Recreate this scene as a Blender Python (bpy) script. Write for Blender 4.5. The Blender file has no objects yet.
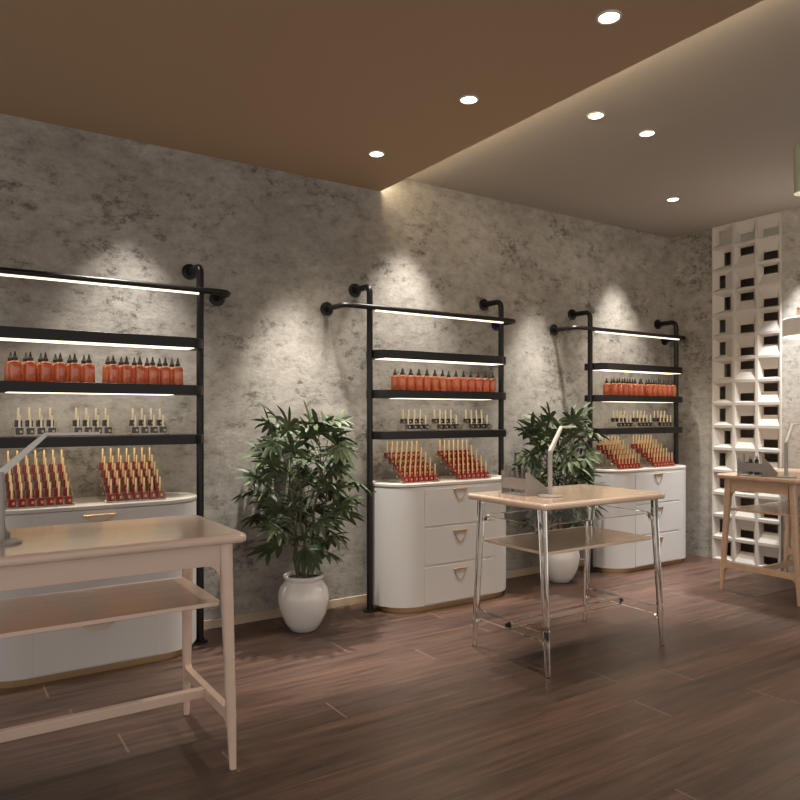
import bpy, bmesh, math, random
from mathutils import Vector, Matrix
random.seed(7)
S = bpy.context.scene
C = S.collection
PI = math.pi

# ------------------------------------------------------------------ camera, world, exposure
cam_data = bpy.data.cameras.new('camera')
cam_data.sensor_width = 36.0
cam_data.lens = 36.0 * 706.0 / 800.0
cam_data.shift_y = 15.0 / 800.0
cam_data.clip_start = 0.05
cam = bpy.data.objects.new('camera', cam_data)
C.objects.link(cam)
cam.location = (0, 0, 1.2)
cam.rotation_euler = (PI / 2, 0, -math.radians(33.5))
S.camera = cam

world = bpy.data.worlds.new('world')
S.world = world
world.use_nodes = True
bg = world.node_tree.nodes['Background']
bg.inputs['Color'].default_value = (1.0, 0.945, 0.895, 1)
bg.inputs['Strength'].default_value = 0.96

vs = S.view_settings
vs.view_transform = 'Standard'
vs.look = 'None'
vs.exposure = 0.0
vs.gamma = 1.0
vs.use_curve_mapping = False

WALL_Y = 3.895          # face of the long concrete wall
END_X = 5.45            # face of the end wall
LOW_Z, HIGH_Z = 2.652, 2.767
EDGE_X = 2.425          # where the low brown ceiling stops
WARM = (1.0, 0.78, 0.55)


def spot(name, loc, target, watts, deg, blend=0.6, color=WARM, size=0.03):
    l = bpy.data.lights.new(name, 'SPOT')
    l.energy = watts
    l.spot_size = math.radians(deg)
    l.spot_blend = blend
    l.shadow_soft_size = size
    l.color = color
    o = bpy.data.objects.new(name, l)
    C.objects.link(o)
    o.location = loc
    d = Vector(target) - Vector(loc)
    o.rotation_euler = d.to_track_quat('-Z', 'Y').to_euler()
    return o


# wall-washing spots with no fixtures, placed for the light scallops on the concrete wall
for x, y, z, w, deg in ((0.85, 3.60, 2.64, 170, 60), (1.80, 3.555, 2.64, 400, 51), (2.60, 3.61, 2.75, 200, 64),
                        (3.80, 3.56, 2.75, 380, 49), (4.72, 3.61, 2.75, 210, 62)):
    spot('wall_wash_light', (x, y, z), (x, y, 0), w * 0.85, deg, 0.8, (1.0, 0.95, 0.88))
# cool white wash on the end wall
spot('end_wall_light', (5.12, 2.55, 2.75), (5.2, 2.6, 0), 350, 68, 0.7, (0.95, 0.97, 1.0))


# ------------------------------------------------------------------ materials
def mat(name, color, rough=0.5, metal=0.0, **kw):
    m = bpy.data.materials.new(name)
    m.use_nodes = True
    b = m.node_tree.nodes['Principled BSDF']
    b.inputs['Base Color'].default_value = (*color, 1)
    b.inputs['Roughness'].default_value = rough
    b.inputs['Metallic'].default_value = metal
    for k, v in kw.items():
        b.inputs[k.replace('_', ' ')].default_value = v
    return m


def nodes(m):
    nt = m.node_tree
    return nt, nt.nodes, nt.links, nt.nodes['Principled BSDF']


def emis(name, color, strength):
    m = bpy.data.materials.new(name)
    m.use_nodes = True
    nt = m.node_tree
    nt.nodes.remove(nt.nodes['Principled BSDF'])
    e = nt.nodes.new('ShaderNodeEmission')
    e.inputs[0].default_value = (*color, 1)
    e.inputs[1].default_value = strength
    nt.links.new(e.outputs[0], nt.nodes['Material Output'].inputs[0])
    return m


def ramp(ns, stops):
    r = ns.new('ShaderNodeValToRGB')
    el = r.color_ramp.elements
    while len(el) < len(stops):
        el.new(0.5)
    for e, (p, c) in zip(el, stops):
        e.position = p
        e.color = (*c, 1)
    return r


def noise(ns, lk, vec, scale, detail=6, rough=0.6, dist=0.0):
    n = ns.new('ShaderNodeTexNoise')
    n.inputs['Scale'].default_value = scale
    n.inputs['Detail'].default_value = detail
    n.inputs['Roughness'].default_value = rough
    n.inputs['Distortion'].default_value = dist
    if vec is not None:
        lk.new(vec, n.inputs['Vector'])
    return n


def mixc(ns, lk, mode, fac, a, b):
    x = ns.new('ShaderNodeMix')
    x.data_type = 'RGBA'
    x.blend_type = mode
    for sock, v in ((x.inputs[0], fac), (x.inputs[6], a), (x.inputs[7], b)):
        if hasattr(v, 'links'):
            lk.new(v, sock)
        elif isinstance(v, (int, float)):
            sock.default_value = v
        else:
            sock.default_value = (*v, 1)
    return x.outputs[2]


def mth(ns, lk, op, a, b=None):
    x = ns.new('ShaderNodeMath')
    x.operation = op
    for i, v in enumerate((a, b)):
        if v is None:
            continue
        if hasattr(v, 'links'):
            lk.new(v, x.inputs[i])
        else:
            x.inputs[i].default_value = v
    return x.outputs[0]


def concrete():
    m = mat('rough_grey_concrete', (0.4, 0.37, 0.33), 0.85)
    nt, ns, lk, b = nodes(m)
    tc = ns.new('ShaderNodeTexCoord').outputs['Object']
    mp = ns.new('ShaderNodeMapping')
    mp.inputs['Scale'].default_value = (1.0, 1.0, 1.5)
    lk.new(tc, mp.inputs[0])
    tv = mp.outputs[0]
    n1 = noise(ns, lk, tv, 1.1, 10, 0.68)
    base = ramp(ns, [(0.32, (0.275, 0.252, 0.220)), (0.48, (0.350, 0.325, 0.288)), (0.66, (0.440, 0.414, 0.372))])
    lk.new(n1.outputs[0], base.inputs[0])
    n2 = noise(ns, lk, tv, 9.0, 15, 0.80)
    mid = ramp(ns, [(0.35, (0.52, 0.51, 0.49)), (0.45, (0.89, 0.885, 0.875)), (0.60, (1.16, 1.15, 1.13))])
    lk.new(n2.outputs[0], mid.inputs[0])
    c = mixc(ns, lk, 'MULTIPLY', 1.0, base.outputs[0], mid.outputs[0])
    # pits and scabs gathered in patches
    n3 = noise(ns, lk, tv, 13, 15, 0.90)
    pit = ramp(ns, [(0.470, (1, 1, 1)), (0.490, (0, 0, 0))])
    lk.new(n3.outputs[0], pit.inputs[0])
    n4 = noise(ns, lk, tv, 3.2, 9, 0.74)
    gate = ramp(ns, [(0.525, (0, 0, 0)), (0.585, (1, 1, 1))])
    lk.new(n4.outputs[0], gate.inputs[0])
    f = mth(ns, lk, 'MULTIPLY', mth(ns, lk, 'MULTIPLY', pit.outputs[0], gate.outputs[0]), 0.80)
    c = mixc(ns, lk, 'MIX', f, c, (0.085, 0.074, 0.062))
    lk.new(c, b.inputs['Base Color'])
    bp = ns.new('ShaderNodeBump')
    bp.inputs['Strength'].default_value = 0.35
    bp.inputs['Distance'].default_value = 0.02
    h = mth(ns, lk, 'SUBTRACT', n2.outputs[0], f)
    lk.new(h, bp.inputs['Height'])
    lk.new(bp.outputs[0], b.inputs['Normal'])
    return m


def planks():
    m = mat('dark_walnut_planks', (0.1, 0.06, 0.04), 0.38)
    nt, ns, lk, b = nodes(m)
    tc = ns.new('ShaderNodeTexCoord').outputs['Object']
    sp = ns.new('ShaderNodeSeparateXYZ')
    lk.new(tc, sp.inputs[0])
    W, L = 0.175, 2.1
    yr = mth(ns, lk, 'DIVIDE', sp.outputs[1], W)
    row = mth(ns, lk, 'FLOOR', yr)
    fy = mth(ns, lk, 'FRACT', yr)
    wn = ns.new('ShaderNodeTexWhiteNoise')
    wn.noise_dimensions = '1D'
    lk.new(row, wn.inputs['W'])
    xr = mth(ns, lk, 'ADD', mth(ns, lk, 'DIVIDE', sp.outputs[0], L), mth(ns, lk, 'MULTIPLY', wn.outputs[0], 7.0))
    col = mth(ns, lk, 'FLOOR', xr)
    fx = mth(ns, lk, 'FRACT', xr)
    wn2 = ns.new('ShaderNodeTexWhiteNoise')
    wn2.noise_dimensions = '2D'
    cv = ns.new('ShaderNodeCombineXYZ')
    lk.new(row, cv.inputs[0])
    lk.new(col, cv.inputs[1])
    lk.new(cv.outputs[0], wn2.inputs['Vector'])
    # grain, stretched along the plank and shifted per plank
    cg = ns.new('ShaderNodeCombineXYZ')
    lk.new(mth(ns, lk, 'ADD', mth(ns, lk, 'MULTIPLY', sp.outputs[0], 1.0), mth(ns, lk, 'MULTIPLY', wn2.outputs[0], 31.0)), cg.inputs[0])
    lk.new(mth(ns, lk, 'MULTIPLY', sp.outputs[1], 13.0), cg.inputs[1])
    g = noise(ns, lk, cg.outputs[0], 1.9, 12, 0.70, 0.4)
    gr = ramp(ns, [(0.30, (0.026, 0.0145, 0.010)), (0.46, (0.068, 0.038, 0.027)), (0.56, (0.098, 0.055, 0.039)), (0.74, (0.146, 0.084, 0.061))])
    lk.new(g.outputs[0], gr.inputs[0])
    tone = ramp(ns, [(0.0, (0.78, 0.78, 0.80)), (0.5, (1.0, 1.0, 1.0)), (1.0, (1.22, 1.16, 1.12))])
    lk.new(wn2.outputs[0], tone.inputs[0])
    c = mixc(ns, lk, 'MULTIPLY', 1.0, gr.outputs[0], tone.outputs[0])
    seam = mth(ns, lk, 'LESS_THAN', fy, 0.018)
    c = mixc(ns, lk, 'MIX', mth(ns, lk, 'MULTIPLY', seam, 0.7), c, (0.03, 0.017, 0.012))
    end = mth(ns, lk, 'LESS_THAN', fx, 0.0036)
    c = mixc(ns, lk, 'MIX', mth(ns, lk, 'MULTIPLY', end, 0.5), c, (0.27, 0.185, 0.14))  # bevel highlight at the plank ends, painted into the colour
    lk.new(c, b.inputs['Base Color'])
    rr = ns.new('ShaderNodeMapRange')
    lk.new(g.outputs[0], rr.inputs[0])
    rr.inputs[3].default_value = 0.30
    rr.inputs[4].default_value = 0.50
    lk.new(rr.outputs[0], b.inputs['Roughness'])
    bp = ns.new('ShaderNodeBump')
    bp.inputs['Strength'].default_value = 0.25
    bp.inputs['Distance'].default_value = 0.004
    lk.new(mth(ns, lk, 'SUBTRACT', mth(ns, lk, 'MULTIPLY', g.outputs[0], 0.5), seam), bp.inputs['Height'])
    lk.new(bp.outputs[0], b.inputs['Normal'])
    return m


def wood(name, dark, light, rough):
    m = mat(name, light, rough)
    nt, ns, lk, b = nodes(m)
    tc = ns.new('ShaderNodeTexCoord').outputs['Object']
    mp = ns.new('ShaderNodeMapping')
    mp.inputs['Scale'].default_value = (1.2, 14, 14)
    lk.new(tc, mp.inputs[0])
    n = noise(ns, lk, mp.outputs[0], 1.5, 5, 0.5, 0.4)
    r = ramp(ns, [(0.3, dark), (0.7, light)])
    lk.new(n.outputs[0], r.inputs[0])
    lk.new(r.outputs[0], b.inputs['Base Color'])
    b.inputs['Coat Weight'].default_value = 0.8
    b.inputs['Coat Roughness'].default_value = 0.16
    return m


def clear(name, tint, gloss=0.10):
    m = bpy.data.materials.new(name)
    m.use_nodes = True
    nt = m.node_tree
    ns, lk = nt.nodes, nt.links
    ns.remove(ns['Principled BSDF'])
    t = ns.new('ShaderNodeBsdfTransparent')
    t.inputs[0].default_value = (*tint, 1)
    g = ns.new('ShaderNodeBsdfGlossy')
    g.inputs['Roughness'].default_value = 0.05
    lw = ns.new('ShaderNodeLayerWeight')
    lw.inputs[0].default_value = 0.25
    mx = ns.new('ShaderNodeMixShader')
    mr = ns.new('ShaderNodeMapRange')
    mr.inputs[3].default_value = gloss * 0.5
    mr.inputs[4].default_value = gloss * 3
    lk.new(lw.outputs['Fresnel'], mr.inputs[0])
    lk.new(mr.outputs[0], mx.inputs[0])
    lk.new(t.outputs[0], mx.inputs[1])
    lk.new(g.outputs[0], mx.inputs[2])
    lk.new(mx.outputs[0], ns['Material Output'].inputs[0])
    return m


def leaf_mat():
    m = mat('palm_leaf_green', (0.05, 0.09, 0.035), 0.55, 0.0, Specular_IOR_Level=0.3)
    nt, ns, lk, b = nodes(m)
    tc = ns.new('ShaderNodeTexCoord').outputs['Object']
    n = noise(ns, lk, tc, 7, 3, 0.5)
    r = ramp(ns, [(0.3, (0.036, 0.052, 0.027)), (0.52, (0.074, 0.100, 0.049)), (0.72, (0.135, 0.168, 0.080))])
    lk.new(n.outputs[0], r.inputs[0])
    lk.new(r.outputs[0], b.inputs['Base Color'])
    return m


M = dict(
    concrete=concrete(), planks=planks(),
    brown=mat('brown_ceiling_paint', (0.44, 0.305, 0.19), 0.75),
    pale_ceiling=mat('pale_ceiling_paint', (0.385, 0.345, 0.30), 0.8),
    skirting=wood('pale_skirting_wood', (0.50, 0.38, 0.26), (0.60, 0.47, 0.33), 0.5),
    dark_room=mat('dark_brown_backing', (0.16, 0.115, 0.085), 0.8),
    plaster=mat('white_cast_block', (0.53, 0.49, 0.44), 0.7),
    frosted=mat('grey_green_frosted_glass', (0.42, 0.44, 0.37), 0.4),
    pendant_glass=mat('smoky_green_glass', (0.22, 0.225, 0.18), 0.25),
    black=mat('black_satin_metal', (0.008, 0.007, 0.0065), 0.36, 0.0, Specular_IOR_Level=0.35),
    led=emis('warm_led_strip', (1.0, 0.82, 0.58), 2.6),
    cove=emis('warm_cove_strip', (1.0, 0.80, 0.54), 30.0),
    lens=emis('downlight_lens', (1.0, 0.90, 0.72), 14.0),
    lamp_glow=emis('pendant_diffuser', (1.0, 0.80, 0.50), 4.0),
    trim=mat('white_trim_paint', (0.7, 0.66, 0.6), 0.4),
    lacquer=mat('white_satin_lacquer', (0.60, 0.58, 0.56), 0.34),
    stone=mat('cream_stone_top', (0.56, 0.52, 0.47), 0.3),
    gold=mat('brushed_gold', (0.78, 0.52, 0.25), 0.28, 1.0),
    dull_gold=mat('aged_gold_plinth', (0.50, 0.34, 0.18), 0.4, 1.0),
    cap=mat('pale_gold_cap', (0.80, 0.57, 0.29), 0.28, 0.85),
    pale_cap=mat('champagne_cap', (0.86, 0.74, 0.52), 0.3, 0.6),
    red=mat('red_lacquer_bottle', (0.24, 0.012, 0.010), 0.18, 0.0, Coat_Weight=0.5),
    ink=mat('black_lacquer_bottle', (0.008, 0.008, 0.009), 0.15, 0.0, Coat_Weight=0.5),
    label=mat('gold_label', (0.62, 0.40, 0.19), 0.35, 0.6),
    amber=mat('amber_orange_glass', (0.92, 0.29, 0.125), 0.08, 0.0, Transmission_Weight=0.6, Coat_Weight=0.6),
    nozzle=mat('black_nozzle_plastic', (0.012, 0.012, 0.013), 0.35),
    acrylic=clear('clear_acrylic', (0.95, 0.94, 0.92), 0.12),
    table_wood=wood('pale_rosy_beech', (0.74, 0.555, 0.44), (0.80, 0.61, 0.49), 0.2),
    oak=wood('honey_oak', (0.52, 0.335, 0.22), (0.60, 0.40, 0.27), 0.33),
    glass=mat('clear_glass', (0.97, 0.97, 0.95), 0.0, 0.0, Transmission_Weight=1.0, IOR=1.46),
    grey=mat('grey_powder_coat', (0.30, 0.275, 0.255), 0.45),
    light_grey=mat('light_grey_paint', (0.42, 0.395, 0.375), 0.35),
    white=mat('white_lamp_arm', (0.78, 0.76, 0.73), 0.35),
    pearl=mat('pearl_white_ceramic', (0.78, 0.75, 0.72), 0.10, 0.0, Coat_Weight=0.6),
    soil=mat('dark_soil', (0.035, 0.027, 0.02), 0.95),
    leaf=leaf_mat(),
    cane=mat('brown_green_cane', (0.10, 0.080, 0.045), 0.7),
)


# ------------------------------------------------------------------ mesh helpers
class MB:
    def __init__(self):
        self.v, self.f = [], []

    def add(self, verts, faces):
        n = len(self.v)
        self.v += [tuple(p) for p in verts]
        self.f += [[i + n for i in q] for q in faces]
        return self

    def box(self, x0, x1, y0, y1, z0, z1):
        return self.add([(x0, y0, z0), (x1, y0, z0), (x1, y1, z0), (x0, y1, z0), (x0, y0, z1), (x1, y0, z1), (x1, y1, z1), (x0, y1, z1)],
                        [(3, 2, 1, 0), (4, 5, 6, 7), (0, 1, 5, 4), (1, 2, 6, 5), (2, 3, 7, 6), (3, 0, 4, 7)])

    def prism(self, poly, h0, h1, axis='z', inset=0.0, drop=0.0):
        """extrude a 2-D outline; axis names the extrusion direction"""
        def p(a, b, h):
            return {'z': (a, b, h), 'y': (a, h, b), 'x': (h, a, b)}[axis]
        n = len(poly)
        vs_ = [p(a, b, h0) for a, b in poly] + [p(a, b, h1) for a, b in poly]
        fs = [list(range(n))[::-1], list(range(n, 2 * n))] + [(i, (i + 1) % n, n + (i + 1) % n, n + i) for i in range(n)]
        return self.add(vs_, fs)

    def lathe(self, prof, cx=0, cy=0, seg=32, closed=True):
        n = len(self.v)
        vs_, fs = [], []
        for r, z in prof:
            for k in range(seg):
                a = 2 * PI * k / seg
                vs_.append((cx + r * math.cos(a), cy + r * math.sin(a), z))
        for i in range(len(prof) - 1):
            for k in range(seg):
                k2 = (k + 1) % seg
                fs.append((i * seg + k, i * seg + k2, (i + 1) * seg + k2, (i + 1) * seg + k))
        if closed:
            fs.append(list(range(seg))[::-1])
            fs.append([(len(prof) - 1) * seg + k for k in range(seg)])
        return self.add(vs_, fs)

    def tube(self, pts, r, seg=12, closed=False):
        pts = [Vector(p) for p in pts]
        n = len(pts)
        rs = r if isinstance(r, (list, tuple)) else [r] * n
        vs_, fs = [], []
        up = None
        for i, p in enumerate(pts):
            if closed:
                t = (pts[(i + 1) % n] - pts[i - 1]).normalized()
            else:
                t = (pts[min(i + 1, n - 1)] - pts[max(i - 1, 0)]).normalized()
            if up is None:
                up = t.orthogonal().normalized()
            up = (up - t * up.dot(t))
            up = up.normalized() if up.length > 1e-6 else t.orthogonal().normalized()
            s = t.cross(up)
            for k in range(seg):
                a = 2 * PI * k / seg
                vs_.append(p + (up * math.cos(a) + s * math.sin(a)) * rs[i])
        m = n if closed else n - 1
        for i in range(m):
            j = (i + 1) % n
            for k in range(seg):
                k2 = (k + 1) % seg
                fs.append((i * seg + k, i * seg + k2, j * seg + k2, j * seg + k))
        if not closed:
            fs.append(list(range(seg))[::-1])
            fs.append([(n - 1) * seg + k for k in range(seg)])
        return self.add(vs_, fs)

    def loft(self, rings):
        n = len(rings[0])
        vs_ = [p for r in rings for p in r]
        fs = []
        for i in range(len(rings) - 1):
            for k in range(n):
                k2 = (k + 1) % n
                fs.append((i * n + k, i * n + k2, (i + 1) * n + k2, (i + 1) * n + k))
        fs.append(list(range(n))[::-1])
        fs.append([(len(rings) - 1) * n + k for k in range(n)])
        return self.add(vs_, fs)

    def build(self, name, material, parent=None, bevel=0.0, seg=2, smooth=True, loc=None):
        me = bpy.data.meshes.new(name)
        me.from_pydata(self.v, [], self.f)
        bm = bmesh.new()
        bm.from_mesh(me)
        bmesh.ops.recalc_face_normals(bm, faces=bm.faces)
        bm.to_mesh(me)
        bm.free()
        if smooth:
            for p in me.polygons:
                p.use_smooth = True
            me.set_sharp_from_angle(angle=math.radians(38))
        me.materials.append(material)
        o = bpy.data.objects.new(name, me)
        C.objects.link(o)
        if parent is not None:
            o.parent = parent
        if loc:
            o.location = loc
        if bevel:
            b = o.modifiers.new('bevel', 'BEVEL')
            b.width = bevel
            b.segments = seg
            b.limit_method = 'ANGLE'
            b.angle_limit = math.radians(40)
            b.harden_normals = True
        return o


def rrect(x0, x1, y0, y1, r, n=8):
    """rounded rectangle outline; r is one radius or four (front-left, front-right, back-right, back-left)"""
    r = r if isinstance(r, (list, tuple)) else [r] * 4
    out = []
    for (cx, cy, a0), q in zip(((x0, y0, PI), (x1, y0, 1.5 * PI), (x1, y1, 0), (x0, y1, 0.5 * PI)), r):
        if q <= 0:
            out.append((cx, cy))
            continue
        ox = cx + (q if cx == x0 else -q)
        oy = cy + (q if cy == y0 else -q)
        for k in range(n + 1):
            a = a0 + 0.5 * PI * k / n
            out.append((ox + q * math.cos(a), oy + q * math.sin(a)))
    return out


def fillet(pts, r, n=6):
    pts = [Vector(p) for p in pts]
    out = [pts[0]]
    for a, b, c in zip(pts, pts[1:], pts[2:]):
        d1, d2 = (a - b).normalized(), (c - b).normalized()
        p1, p2 = b + d1 * r, b + d2 * r
        for k in range(n + 1):
            t = k / n
            out.append(p1 * (1 - t) ** 2 + b * 2 * t * (1 - t) + p2 * t * t)
    out.append(pts[-1])
    return out


def thing(name, label, cat, loc=(0, 0, 0), rotz=0.0, group=None):
    o = bpy.data.objects.new(name, None)
    o.empty_display_size = 0.05
    C.objects.link(o)
    o.location = loc
    o.rotation_euler = (0, 0, rotz)
    o['label'] = label
    o['category'] = cat
    if group:
        o['group'] = group
    return o


def struct(o):
    o['kind'] = 'structure'
    return o


KIDS = {}


def kids(o):
    if o not in KIDS:
        KIDS[o] = [c for c in bpy.data.objects if c.parent == o]
    return KIDS[o]


def dup(o, loc, label, parent=None, rotz=None):
    r = o.copy()
    C.objects.link(r)
    r.location = loc
    if rotz is not None:
        r.rotation_euler = (0, 0, rotz)
    r['label'] = label
    for ch in kids(o):
        c = ch.copy()
        C.objects.link(c)
        c.parent = r
        for g in kids(ch):
            d = g.copy()
            C.objects.link(d)
            d.parent = c
    return r


ROWS = ['front', 'second', 'third', 'fourth', 'back']
ORD = ['first', 'second', 'third', 'fourth', 'fifth', 'sixth', 'seventh']

# ------------------------------------------------------------------ the room
struct(MB().box(-2.5, 7.5, -2.5, WALL_Y + 0.2, -0.1, 0.0).build('floor', M['planks']))
struct(MB().box(-2.5, END_X + 0.3, WALL_Y, WALL_Y + 0.2, 0, 3.0).build('wall_back', M['concrete']))
SC0, SC1 = 2.908, 3.485     # breeze-block screen, measured along the end wall
struct(MB().box(END_X, END_X + 0.3, SC1, WALL_Y, 0, 3.0).box(END_X, END_X + 0.3, 0.2, SC0, 0, 3.0).build('wall_right', M['concrete']))
struct(MB().box(-2.5, EDGE_X, -2.5, WALL_Y, LOW_Z, 2.95).build('ceiling', M['brown']))
struct(MB().box(EDGE_X, END_X + 0.3, -2.5, WALL_Y, HIGH_Z, 2.95).build('ceiling_raised', M['pale_ceiling']))
struct(MB().box(-2.5, END_X, WALL_Y - 0.012, WALL_Y, 0, 0.052).build('baseboard_back', M['skirting'], bevel=0.003))
struct(MB().box(EDGE_X, EDGE_X + 0.003, -2.5, WALL_Y - 0.01, LOW_Z + 0.016, LOW_Z + 0.046).build('trim_1', M['cove']))

# breeze-block screen filling a slot in the end wall, dark recess behind it
scr = thing('breeze_block_screen', 'tall white breeze block screen of offset rectangular openings in the end wall', 'screen', (END_X, (SC0 + SC1) / 2, 0))
BW, BH, BD = (SC1 - SC0) / 3, HIGH_Z / 15, 0.05


def block_mesh(kind):
    """kind: L R slits (upright) or T B slots (lying). y runs along the wall, +y is left in the photo"""
    hw, hh, rim = BW / 2, BH / 2, 0.011
    if kind in 'LR':
        w, h = 0.055, 0.108
        cy, cz = (0.026 if kind == 'L' else -0.018), 0.0
    else:
        w, h = 0.116, 0.064
        cy, cz = 0.007, (0.034 if kind == 'T' else -0.038)

    def rect(x, y0, y1, z0, z1):
        return [(x, y0, z0), (x, y1, z0), (x, y1, z1), (x, y0, z1)]
    g = 0.0006
    rings = [rect(BD, -hw + g, hw - g, -hh + g, hh - g), rect(0, -hw + g, hw - g, -hh + g, hh - g),
             rect(0, -hw + rim, hw - rim, -hh + rim, hh - rim),
             rect(0.040, cy - w / 2, cy + w / 2, cz - h / 2, cz + h / 2),
             rect(BD, cy - w / 2, cy + w / 2, cz - h / 2, cz + h / 2)]
    m = MB()
    vs_ = [p for r in rings for p in r]
    fs = []
    for i in range(5):
        j = (i + 1) % 5
        for k in range(4):
            k2 = (k + 1) % 4
            fs.append((i * 4 + k, i * 4 + k2, j * 4 + k2, j * 4 + k))
    m.add(vs_, fs)
    return m


proto_block = {}
for k_ in 'LRTB':
    proto_block[k_] = block_mesh(k_).build('block', M['plaster'], scr, smooth=False).data
    bpy.data.objects.remove(bpy.data.objects['block'])
COLS = ['LRLRLLRLLRLLRLR', 'BTBTBBTBBTBBTBT', 'BBTBTTBTTBTTBTB']
for c_, pat in enumerate(COLS):
    for r_, k_ in enumerate(pat):
        o = bpy.data.objects.new('block', proto_block[k_])
        C.objects.link(o)
        o.parent = scr
        o.location = (-0.015, (1 - c_) * BW, HIGH_Z - (r_ + 0.5) * BH)
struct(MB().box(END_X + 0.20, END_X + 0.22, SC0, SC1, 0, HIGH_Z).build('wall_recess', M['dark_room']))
struct(MB().box(END_X + 0.045, END_X + 0.055, SC0, SC1, HIGH_Z - BH, HIGH_Z).build('trim_2', M['frosted']))


# ------------------------------------------------------------------ ceiling downlights
def downlight(x, y, z, label, watts, tgt=None):
    t = thing('ceiling_downlight', label, 'ceiling light', (x, y, z), 0, 'recessed ceiling downlights')
    MB().lathe([(0.036, -0.001), (0.046, -0.001), (0.045, -0.006), (0.037, -0.006)], seg=32, closed=False).build('trim_ring', M['trim'], t)
    MB().lathe([(0.0365, -0.004), (0.0365, 0.0)], seg=32).build('lens', M['lens'], t)
    l = spot('downlight_lamp', (x, y, z - 0.02), tgt or (x, y, 0), watts, 95, 0.9, (1.0, 0.87, 0.70), 0.04)
    l.parent = t
    l.location = (0, 0, -0.02)


DW = 45
downlight(2.055, 3.34, LOW_Z, 'round downlight in the brown ceiling, nearest the concrete wall', DW)
downlight(2.055, 2.531, LOW_Z, 'round downlight in the brown ceiling, middle of the row of three', DW)
downlight(2.055, 1.725, LOW_Z, 'round downlight in the brown ceiling, largest and nearest the camera', DW)
downlight(2.89, 2.511, HIGH_Z, 'round downlight in the pale raised ceiling beside the brown ceiling edge', DW)
downlight(3.31, 2.514, HIGH_Z, 'round downlight in the pale raised ceiling, right one of a close pair', DW)
downlight(4.479, 3.178, HIGH_Z, 'round downlight in the pale raised ceiling nearest the far corner', DW)


# ------------------------------------------------------------------ pipe racks
POLE_Y, PX = 3.708, 0.533
SHELF_Z = [(1.546, 1.598), (1.304, 1.354), (1.051, 1.099)]


def led(x0, x1, y0, y1, z0, z1, parent):
    return MB().box(x0, x1, y0, y1, z0, z1).build('led_strip', M['led'], parent, smooth=False)


def rack(x, label, over):
    t = thing('display_rack', label, 'rack', (x, POLE_Y, 0), 0, 'black pipe racks along the concrete wall')
    wall = WALL_Y - POLE_Y
    for s in (-1, 1):
        MB().tube(fillet([(s * PX, 0, 0.0), (s * PX, 0, 1.990), (s * PX, wall, 1.990)], 0.05), 0.019, 16).build('pole', M['black'], t)
        MB().lathe([(0.042, 0.0), (0.042, 0.008), (0.024, 0.012), (0.024, 0.022)], s * PX, 0, 24).build('base_plate', M['black'], t)
        f = MB().lathe([(0.043, 0), (0.043, 0.010), (0.026, 0.014), (0.026, 0.028)], seg=24).build('wall_flange', M['black'], t)
        f.rotation_euler = (PI / 2, 0, 0)
        f.location = (s * PX, wall, 1.990)
    x0, x1, zr = -PX - 0.20, PX + over, 1.856
    rl = MB().tube(fillet([(x0, wall, zr), (x0, -0.035, zr), (x1, -0.035, zr), (x1, wall, zr)], 0.06), 0.016, 14).build('top_rail', M['black'], t)
    led(-PX + 0.02, PX - 0.02, -0.046, -0.030, zr - 0.023, zr - 0.0155, rl)
    for xx in (x0, x1):
        f = MB().lathe([(0.043, 0), (0.043, 0.010), (0.024, 0.014), (0.024, 0.028)], seg=24).build('wall_flange', M['black'], t)
        f.rotation_euler = (PI / 2, 0, 0)
        f.location = (xx, wall, zr)
    for i, (z0, z1) in enumerate(SHELF_Z):
        sh = MB().prism(rrect(-PX + 0.012, PX + 0.008, -0.103, 0.085, [0.095, 0.095, 0.03, 0.03]), z0, z1).build('shelf', M['black'], t, bevel=0.003)
        hw = (0.475, 0.37, 0.42)[i]
        led(-hw, hw, -0.088, 0.03, z0 - (0.002 if i < 2 else 0.0005), z0 + 0.0005, sh)
    return t


RX = [0.65, 2.765, 4.735]
RNAME = ['left', 'middle', 'far']
rack(RX[0], 'black pipe display rack at the left edge, nearest the camera', 0.155)
rack(RX[1], 'black pipe display rack between the two potted palms', 0.115)
rack(RX[2], 'black pipe display rack beside the far corner of the room', 0.095)


# ------------------------------------------------------------------ drawer cabinets
FRONT = 3.503
CAB_D = WALL_Y - 0.012 - FRONT - 0.004
CT = 0.783


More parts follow.
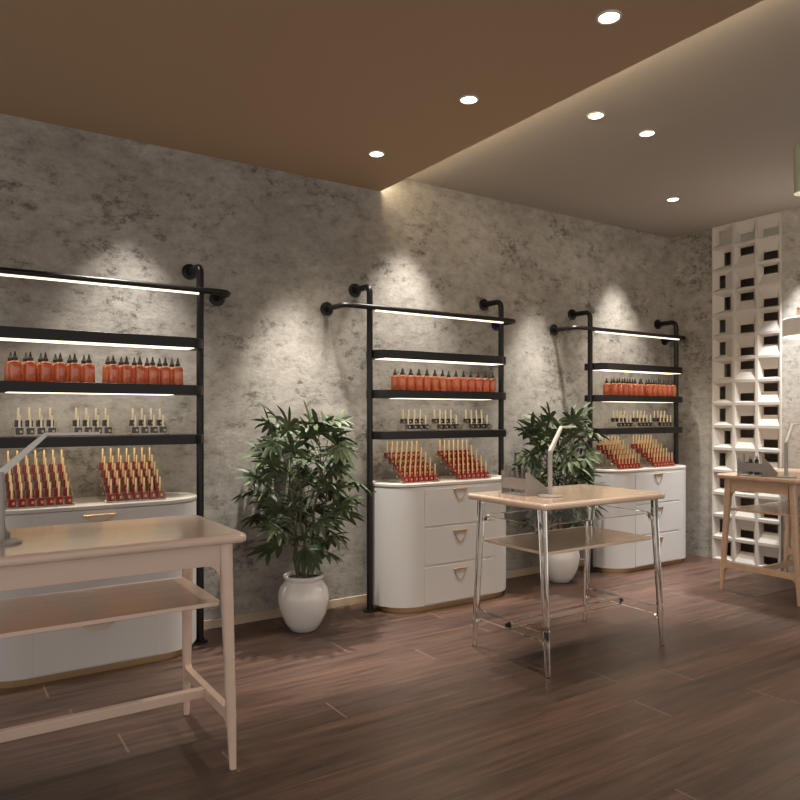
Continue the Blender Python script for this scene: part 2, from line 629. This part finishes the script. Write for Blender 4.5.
def cabinet(x, label, wide):
    t = thing('drawer_cabinet', label, 'cabinet', (x, FRONT, 0), 0, 'white round-cornered drawer cabinets')
    hw, r, rb = 0.512, 0.222, 0.152
    MB().prism(rrect(-hw + 0.02, hw - 0.02, 0.02, CAB_D - 0.02, [r - 0.02, r - 0.02, rb - 0.02, rb - 0.02], 16), 0, 0.034).build('plinth', M['dull_gold'], t)
    MB().prism(rrect(-hw, hw, 0, CAB_D, [r, r, rb, rb], 20), 0.034, CT - 0.022).build('body', M['lacquer'], t, bevel=0.004)
    MB().prism(rrect(-hw - 0.003, hw + 0.003, -0.003, CAB_D, [r + .003, r + .003, rb, rb], 20), CT - 0.0195, CT).build('worktop', M['stone'], t, bevel=0.004)
    MB().prism(rrect(-hw + .006, hw - .006, .006, CAB_D - .006, [r - .006, r - .006, rb - .006, rb - .006], 20), CT - 0.022, CT - 0.0195).build('shadow_gap', M['grey'], t)
    H = (CT - 0.034 - 0.034) / 3
    for i in range(3):
        z0 = 0.042 + i * H
        z1 = z0 + H - 0.012
        d = MB().prism([(-0.272, z0), (0.272, z0), (0.272, z1), (-0.272, z1)], -0.004, 0.0, 'y').build('drawer', M['lacquer'], t, bevel=0.003)
        zh = (0.236, 0.475, 0.737)[i]
        w = 0.070 if wide else 0.052
        dp = 0.026 if wide else 0.066
        MB().box(-w, w, -0.016, -0.0035, zh - 0.004, zh + 0.004).build('handle', M['gold'], d, bevel=0.002)
        pts = []
        for k in range(21):
            e = -1 + k / 10
            pts.append((e * (w - 0.003) * (1 - 0.0 * abs(e)), -0.0105, zh - 0.003 - dp * (1 - abs(e) ** 2.1)))
        MB().tube(pts, 0.0027, 8).build('handle_loop', M['gold'], d)
    return t


cabinet(RX[0] - 0.005, 'white three-drawer cabinet under the left rack, behind the nearest table', True)
cabinet(RX[1] + 0.005, 'white three-drawer cabinet with hanging gold pulls under the middle rack', False)
cabinet(RX[2] + 0.01, 'white three-drawer cabinet with gold pulls near the far corner', False)


# ------------------------------------------------------------------ goods on the shelves
def amber_bottle():
    t = thing('dropper_bottle', '', 'bottle', (0, 0, 0), 0, 'amber bottles on the racks')
    MB().lathe([(0.024, 0), (0.0265, 0.004), (0.0265, 0.077), (0.0245, 0.085), (0.018, 0.092), (0.0105, 0.096), (0.0105, 0.099)], seg=20).build('body', M['amber'], t)
    MB().lathe([(0.0125, 0.096), (0.0125, 0.108), (0.0095, 0.111), (0.0050, 0.125), (0.0028, 0.137)], seg=14).build('nozzle', M['nozzle'], t)
    return t


def polish(kind):
    body, label_m = (M['red'], M['label']) if kind == 'red' else (M['ink'], M['label'])
    t = thing('nail_polish', '', 'nail polish', (0, 0, 0), 0, f'{kind} nail polishes with gold caps')
    w = 0.0152 if kind == 'red' else 0.0155
    h = 0.036 if kind == 'red' else 0.030
    top = 0.105 if kind == 'red' else 0.089
    MB().prism(rrect(-w, w, -0.013, 0.013, 0.004, 3), 0, h).add([], []).build('bottle', body, t, bevel=0.002, seg=1)
    MB().lathe([(0.0052, h - 0.001), (0.0055, h + 0.004), (0.0048, top - 0.003), (0.0042, top)], seg=12).build('cap', M['cap'] if kind == 'red' else M['pale_cap'], t)
    MB().box(0.000, 0.010, -0.0136, -0.0128, h * 0.28, h * 0.62).build('label', label_m, t, smooth=False)
    return t


def stand(x, y, z, label, nrow, ncol, px, py, dz, z0, group):
    """clear stepped holder: origin front centre"""
    t = thing('acrylic_stand', label, 'stand', (x, y, z), 0, group)
    hw = ncol * px / 2 + 0.003
    D = nrow * py
    for s in (-1, 1):
        MB().prism([(0, 0), (D, 0), (D, z0 + dz * (nrow - 1) + 0.022), (D - 0.025, z0 + dz * (nrow - 1) + 0.022), (0, z0 + 0.018)],
                   s * hw - 0.0015, s * hw + 0.0015, 'x').build('side_panel', M['acrylic'], t, smooth=False)
    for i in range(nrow):
        MB().box(-hw + 0.0016, hw - 0.0016, i * py, (i + 1) * py - 0.002, z0 + dz * i - 0.004, z0 + dz * i).build('step', M['acrylic'], t, smooth=False)
        for s in (-1, 1):
            sc = MB().lathe([(0.005, 0), (0.005, 0.003), (0.003, 0.005)], seg=10).build('screw', M['gold'], t)
            sc.rotation_euler = (0, s * PI / 2, 0)
            sc.location = (s * (hw + 0.0015), (i + 0.5) * py, z0 + dz * i - 0.002)
    return t


amber0, red0, black0 = amber_bottle(), polish('red'), polish('black')
used = {}


def place(p, loc, label):
    if p not in used:
        used[p] = 1
        p.location = loc
        p['label'] = label
    else:
        dup(p, loc, label)


for u, rx in enumerate(RX):
    who = RNAME[u]
    # amber bottles: two clusters of two rows of six on the middle shelf
    for side, cx in (('left', -0.182), ('right', 0.240)):
        for r_, row in enumerate(('front', 'back')):
            for k in range(6):
                place(amber0, (rx + cx + (k - 2.5) * 0.0625 + (-0.012 if r_ else 0.0), POLE_Y - 0.066 + 0.062 * r_, SHELF_Z[1][1]),
                      f'amber bottle, {ORD[k]} from left, {row} row, {side} cluster, {who} rack')
    # black polishes in three little holders on the lowest shelf
    for side, cx in (('left', -0.254), ('centre', -0.008), ('right', 0.253)):
        sy = POLE_Y - 0.101
        cx += (0, 0.022, 0.036)[u]
        stand(rx + cx, sy, SHELF_Z[2][1], f'small clear acrylic holder of black polishes, {side} of three on {who} rack', 2, 4, 0.0445, 0.058, 0.035, 0.012,
              'small acrylic holders on the lowest shelves')
        for r_, row in enumerate(('front', 'back')):
            for k in range(4):
                place(black0, (rx + cx + (k - 1.5) * 0.0445, sy + 0.058 * r_ + 0.028, SHELF_Z[2][1] + 0.012 + 0.035 * r_),
                      f'black nail polish, {ORD[k]} from left, {row} row, {side} holder, {who} rack')
    # red polishes on two stepped stands on the cabinet
    for side, cx in (('left', -0.243), ('right', 0.172)):
        sy = 3.538
        cx -= (0, 0.016, 0.016)[u]
        stand(rx + cx, sy, CT, f'clear stepped acrylic stand of red polishes, {side} one on the {who} cabinet', 5, 7, 0.0380, 0.050, 0.034, 0.008,
              'stepped acrylic stands on the cabinets')
        for r_ in range(5):
            for k in range(7):
                place(red0, (rx + cx + (k - 3) * 0.0380, sy + 0.050 * r_ + 0.024, CT + 0.008 + 0.034 * r_),
                      f'red nail polish, {ORD[k]} from left, {ROWS[r_]} row, {side} stand, {who} cabinet')


# ------------------------------------------------------------------ manicure tables
def beam(L, z0, z1, f_up, f_dn, n=6):
    """side outline of a rail whose ends flare into the legs"""
    low = []
    for k in range(n + 1):
        a = 0.5 * PI * k / n
        low.append((-L + f_dn * (1 - math.cos(a)) * 1.0, z0 - f_dn * (1 - math.sin(a))))
    low += [(-p[0], p[1]) for p in low[::-1]]
    top = []
    for k in range(n + 1):
        a = 0.5 * PI * k / n
        top.append((L - f_up * (1 - math.cos(a)), z1 + f_up * (1 - math.sin(a))))
    top += [(-p[0], p[1]) for p in top[::-1]]
    if not f_up:
        top = [(L, z1), (-L, z1)]
    return low + top


def table(x0, label, frame_m, top_m, shelf_m, glass):
    q0 = 0.80 if glass else 0.94
    th, bv = (0.016, 0.012) if glass else (0.011, 0.003)
    t = thing('manicure_table', label, 'table', (x0 + 0.455, 2.575, 0), 0, 'manicure tables in a row')
    MB().prism(rrect(-0.458, 0.426 if glass else 0.464, -0.283, 0.283, 0.028), 0.765, 0.797).build('tabletop', top_m, t, bevel=0.013, seg=4)
    LX, LYT, LYB = 0.405, 0.215, 0.262

    def ly(z):
        return LYB + (LYT - LYB) * z / 0.77
    for sx in (-1, 1):
        for sy in (-1, 1):
            rings = []
            for z, w, d in ((0.766, 0.025, 0.026), (0.66, 0.022, 0.023), (0.40, 0.019, 0.0195), (0.18, 0.0175, 0.018), (0.0, 0.012, 0.012)):
                cx, cy = sx * (LX + 0.01 * (1 - z / 0.77)), sy * ly(z)
                w, d = w * q0, d * q0
                q = w * 0.75
                rings.append([(a, b, z) for a, b in rrect(cx - w, cx + w, cy - d, cy + d, q, 4)])
            MB().loft(rings).build('leg', frame_m, t)
    zb = 0.688
    for s in (-1, 1):
        MB().prism(beam(LX - 0.021, zb, 0.7655, 0, 0.05), s * 0.216 - th, s * 0.216 + th, 'y').build('apron', frame_m, t, bevel=bv, seg=4)
        MB().prism(beam(0.192, zb, 0.7655, 0, 0.04), s * (LX + 0.002) - th, s * (LX + 0.002) + th, 'x').build('apron', frame_m, t, bevel=bv, seg=4)
        es = MB().prism(beam(0.239, 0.158, 0.196, 0.030, 0.030), s * (LX + 0.007) - 0.013, s * (LX + 0.007) + 0.013, 'x').build('end_stretcher', frame_m, t, bevel=0.004)
        if glass:
            b = MB().lathe([(0.010, 0), (0.010, 0.006)], seg=14).build('bolt', M['nozzle'], es)
            b.rotation_euler = (0, s * PI / 2, 0)
            b.location = (s * (LX + 0.020), 0, 0.178)
    MB().box(-LX + 0.005, LX - 0.005, -0.014, 0.014, 0.160, 0.196).build('stretcher', frame_m, t, bevel=0.004)
    MB().prism(rrect(-LX + 0.014, LX - 0.014, -0.222, 0.222, 0.02), 0.548, 0.563).build('shelf', shelf_m, t, bevel=0.003)
    return t


TX = [-0.02, 2.30, 4.50]
table(TX[0], 'rosy beech manicure table at the lower left, nearest the camera', M['table_wood'], M['table_wood'], M['table_wood'], False)
table(TX[1], 'manicure table with wooden top and clear glassy legs, in the middle', M['glass'], M['table_wood'], M['table_wood'], True)
table(TX[2], 'honey oak manicure table at the right edge before the block screen', M['oak'], M['oak'], M['oak'], False)

TT = 0.797


def lamp(x, y, rot, label):
    t = thing('desk_lamp', label, 'lamp', (x, y, TT), rot, 'folding desk lamps on the tables')
    MB().lathe([(0.058, 0), (0.060, 0.004), (0.058, 0.008), (0.02, 0.010), (0.014, 0.011)], seg=32).build('base', M['light_grey'], t)
    MB().lathe([(0.0115, 0.010), (0.0115, 0.225)], seg=18).build('stem', M['light_grey'], t)
    MB().prism([(-0.010, 0.217), (0.012, 0.217), (0.131, 0.335), (0.131, 0.346), (0.123, 0.346), (-0.008, 0.230)], -0.008, 0.008, 'y').build('arm', M['white'], t, bevel=0.002)
    MB().box(0.123, 0.29, -0.010, 0.010, 0.337, 0.346).build('head', M['white'], t, bevel=0.002)
    return t


lamp(0.178, 2.535, 0.0, 'pale grey folding desk lamp at the left edge on the nearest table')
lamp(2.542, 2.498, 0.33, 'pale grey folding desk lamp on the middle table before the far palm')
lamp(4.605, 2.43, 0.2, 'pale grey folding desk lamp on the honey oak table at right')


def organizer(x, y, label, bottles=False):
    t = thing('desk_organizer', label, 'organizer', (x, y, TT), 0, 'grey desk organizers on the tables')
    L, D = 0.088, 0.165
    for s in (-1, 1):
        MB().prism([(0, 0), (D, 0), (D, 0.022), (0.018, 0.118), (0, 0.118)], s * L - 0.003, s * L + 0.003, 'y').build('end_panel', M['grey'], t, bevel=0.001)
    MB().box(0.004, 0.008, -L + 0.003, L - 0.003, 0.030, 0.086).build('back_panel', M['grey'], t)
    MB().box(0.004, D - 0.002, -L + 0.003, L - 0.003, 0.0, 0.006).build('tray', M['grey'], t)
    MB().box(D - 0.008, D - 0.004, -L + 0.003, L - 0.003, 0.006, 0.022).build('front_lip', M['grey'], t)
    MB().box(0.070, 0.074, -L + 0.003, L - 0.003, 0.006, 0.070).build('inner_panel', M['grey'], t)
    return t


def tool(x, y, z, h, label, dark=False):
    t = thing('tool_tube' if not dark else 'small_vial', label, 'vial' if dark else 'tool', (x, y, z), 0, None)
    if dark:
        MB().lathe([(0.012, 0), (0.012, 0.100), (0.007, 0.106)], seg=16).build('bottle', M['ink'], t)
        MB().lathe([(0.008, 0.105), (0.008, 0.124)], seg=14).build('cap', M['grey'], t)
    else:
        MB().lathe([(0.006, 0), (0.006, h - 0.01), (0.0075, h - 0.008), (0.0075, h)], seg=14).build('barrel', M['grey'], t)
        MB().lathe([(0.0035, h - 0.0005), (0.0035, h + 0.004)], seg=10).build('tip', M['light_grey'], t)
    return t


OX = [0.045, 2.440, 4.50]
WH = ['nearest', 'middle', 'right-hand']
for i, ox in enumerate(OX):
    oy = (2.692, 2.652, 2.610)[i]
    organizer(ox, oy, f'grey slant-sided desk organizer on the {WH[i]} manicure table')
    if i == 0:
        continue
    for k in range(4):
        yy = oy - 0.066 + k * 0.044
        if i == 2 and k in (1, 2):
            tool(ox + 0.04, yy, TT + 0.006, 0, f'small dark vial in the right-hand organizer, {"right" if k == 1 else "left"} one of two', True)
        else:
            which = f'{ORD[3 - k]} of four from its left' if i == 1 else ('leftmost' if k == 3 else 'rightmost')
            tool(ox + 0.04, yy, TT + 0.006, 0.132 + 0.006 * (k % 2), f'upright grey tool in the {WH[i]} organizer, {which}')


# ------------------------------------------------------------------ potted palms
def palm(x, y, seed, label, H=1.0):
    rnd = random.Random(seed)
    t = thing('potted_palm', label, 'plant', (x, y, 0), 0, 'potted palms between the cabinets')
    prof = [(0.070, 0), (0.078, 0.004), (0.105, 0.045), (0.130, 0.10), (0.143, 0.165), (0.143, 0.195), (0.133, 0.235), (0.112, 0.265),
            (0.103, 0.277), (0.108, 0.286), (0.115, 0.296), (0.114, 0.306), (0.107, 0.309), (0.100, 0.303), (0.097, 0.290), (0.097, 0.27)]
    MB().lathe(prof, seg=48).build('pot', M['pearl'], t)
    MB().lathe([(0.098, 0.27), (0.098, 0.286), (0.05, 0.294), (0.005, 0.296)], seg=24).build('soil', M['soil'], t)
    fol, pet = MB(), MB()
    ymax = WALL_Y - y - 0.02
    lim, xmax = 0.47, min(0.47, RX[2] - PX - 0.03 - x) if x > 3 else 0.47

    def cl(p):
        return Vector((max(-lim, min(xmax, p[0])), min(p[1], ymax), p[2]))
    canes = []
    for k in range(6):
        a = 2 * PI * k / 6 + rnd.uniform(-.3, .3)
        r0 = rnd.uniform(0.02, 0.06)
        top = rnd.uniform(0.62, 1.02)
        lean = rnd.uniform(0.04, 0.14)
        p0 = Vector((r0 * math.cos(a), r0 * math.sin(a), 0.285))
        p1 = Vector((math.cos(a) * (r0 + lean), math.sin(a) * (r0 + lean) * 0.7, top))
        pts = [p0.lerp(p1, q / 5) + Vector((0.01 * math.sin(q * 2 + k), 0.008 * math.cos(q * 3 + k), 0)) * (q > 0) for q in range(6)]
        MB().tube(pts, [0.0085, 0.008, 0.0075, 0.007, 0.006, 0.005], 8).build('cane', M['cane'], t)
        canes.append(pts)

    def leaflet(o, d, length, width, up, droop):
        d = d.normalized()
        n = 6
        side = d.cross(up)
        side = side.normalized() if side.length > 1e-4 else Vector((1, 0, 0))
        p = o.copy()
        cur = d.copy()
        rows = []
        for i in range(n + 1):
            s = i / n
            w = width * (0.35 + 0.65 * min(1, s * 2.6)) * (1 if s < 0.72 else (1 - (s - 0.72) / 0.28 * 0.72))
            nrm = side.cross(cur).normalized()
            rows.append((cl(p - side * w * 0.5 + nrm * w * 0.12), cl(p.copy() - nrm * w * 0.10), cl(p + side * w * 0.5 + nrm * w * 0.12)))
            cur = (cur + Vector((0, 0, -droop / n))).normalized()
            p = p + cur * (length / n)
        vs_ = [q for r in rows for q in r]
        fs = []
        for i in range(n):
            a = i * 3
            fs += [(a, a + 1, a + 4, a + 3), (a + 1, a + 2, a + 5, a + 4)]
        fol.add(vs_, fs)

    N = 74
    for k in range(N):
        g = (k + 0.5) / N
        az = k * 2.39996 + rnd.uniform(-.35, .35)
        z = 0.42 + 0.76 * g ** 0.85 * H
        e = (z - 0.85) / 0.46
        rad = (0.09 + 0.15 * math.sqrt(max(0, 1 - e * e))) * rnd.uniform(0.55, 1.1)
        c = rnd.choice(canes)
        q = min(0.98, max(0.35, (z - 0.10 - 0.285) / (c[-1].z - 0.285)))
        i0 = min(4, int(q * 5))
        st = c[i0].lerp(c[i0 + 1], q * 5 - i0)
        tip = Vector((math.cos(az) * rad * 1.12, math.sin(az) * rad * 0.85, z))
        tip = cl(tip)
        midp = st.lerp(tip, 0.5) + Vector((0, 0, 0.035))
        pet.tube([st, midp, tip], [0.003, 0.0026, 0.002], 5)
        out = (tip - st)
        out.z *= 0.4
        out = out.normalized() if out.length > 1e-4 else Vector((1, 0, 0))
        tilt = rnd.uniform(-0.75, 0.95) + (0.4 if g > 0.85 else 0)
        fwd = (out + Vector((0, 0, tilt))).normalized()
        sd = fwd.cross(Vector((0, 0, 1))).normalized()
        up = sd.cross(fwd).normalized()
        rl = rnd.uniform(-0.7, 0.7)
        sd, up = sd * math.cos(rl) + up * math.sin(rl), up * math.cos(rl) - sd * math.sin(rl)
        m = rnd.choice((6, 7, 8, 8))
        size = rnd.uniform(0.125, 0.175)
        spread = rnd.uniform(1.5, 1.95)
        for j in range(m):
            b = (j / (m - 1) - 0.5) * 2 * spread * 0.95
            d = fwd * math.cos(b) + sd * math.sin(b) + up * 0.12
            leaflet(tip, d, size * (1 - 0.22 * abs(b) / spread) * rnd.uniform(.9, 1.08), 0.031 * rnd.uniform(.85, 1.15), up, rnd.uniform(0.45, 1.15))
    fol.build('foliage', M['leaf'], t)
    pet.build('petiole', M['leaf'], t)
    return t


palm(1.735, 3.60, 3, 'potted fan palm in a pearl white pot between left and middle cabinets')
palm(3.78, 3.62, 11, 'potted fan palm in a white pot behind the middle table')

# ------------------------------------------------------------------ pendants at the right edge
t = thing('pendant_lamp', 'white drum pendant lamp with wooden neck at the right edge', 'lamp', (5.0, 2.45, 1.735))
MB().lathe([(0.186, 0.004), (0.190, 0.0), (0.190, 0.118), (0.182, 0.128), (0.06, 0.131)], seg=48, closed=False).build('shade', M['trim'], t)
MB().lathe([(0.184, 0.012), (0.184, 0.016)], seg=40).build('diffuser', M['lamp_glow'], t)
MB().lathe([(0.105, 0.1285), (0.105, 0.20), (0.09, 0.215), (0.012, 0.218)], seg=32).build('neck', M['oak'], t)
MB().tube([(0, 0, 0.217), (0, 0, HIGH_Z - 1.735)], 0.004, 8).build('cord', M['black'], t)
pl = bpy.data.lights.new('pendant_light', 'POINT')
pl.energy = 5
pl.color = WARM
pl.shadow_soft_size = 0.08
plo = bpy.data.objects.new('pendant_light', pl)
C.objects.link(plo)
plo.parent = t
plo.location = (0, 0, -0.06)

t = thing('glass_pendant', 'grey green glass cylinder pendant at the upper right edge', 'lamp', (3.61, 1.80, 2.30))
MB().lathe([(0.058, 0.03), (0.060, 0.0), (0.060, 0.22), (0.054, 0.245), (0.02, 0.26)], seg=36, closed=False).build('shade', M['pendant_glass'], t)
MB().lathe([(0.030, 0.010), (0.030, 0.04)], seg=24).build('bulb', M['lens'], t)
MB().lathe([(0.028, 0.03), (0.057, 0.03), (0.057, 0.034), (0.028, 0.034)], seg=32, closed=False).build('reflector', M['trim'], t)
MB().tube([(0, 0, 0.25), (0, 0, HIGH_Z - 2.30)], 0.005, 8).build('cord', M['black'], t)
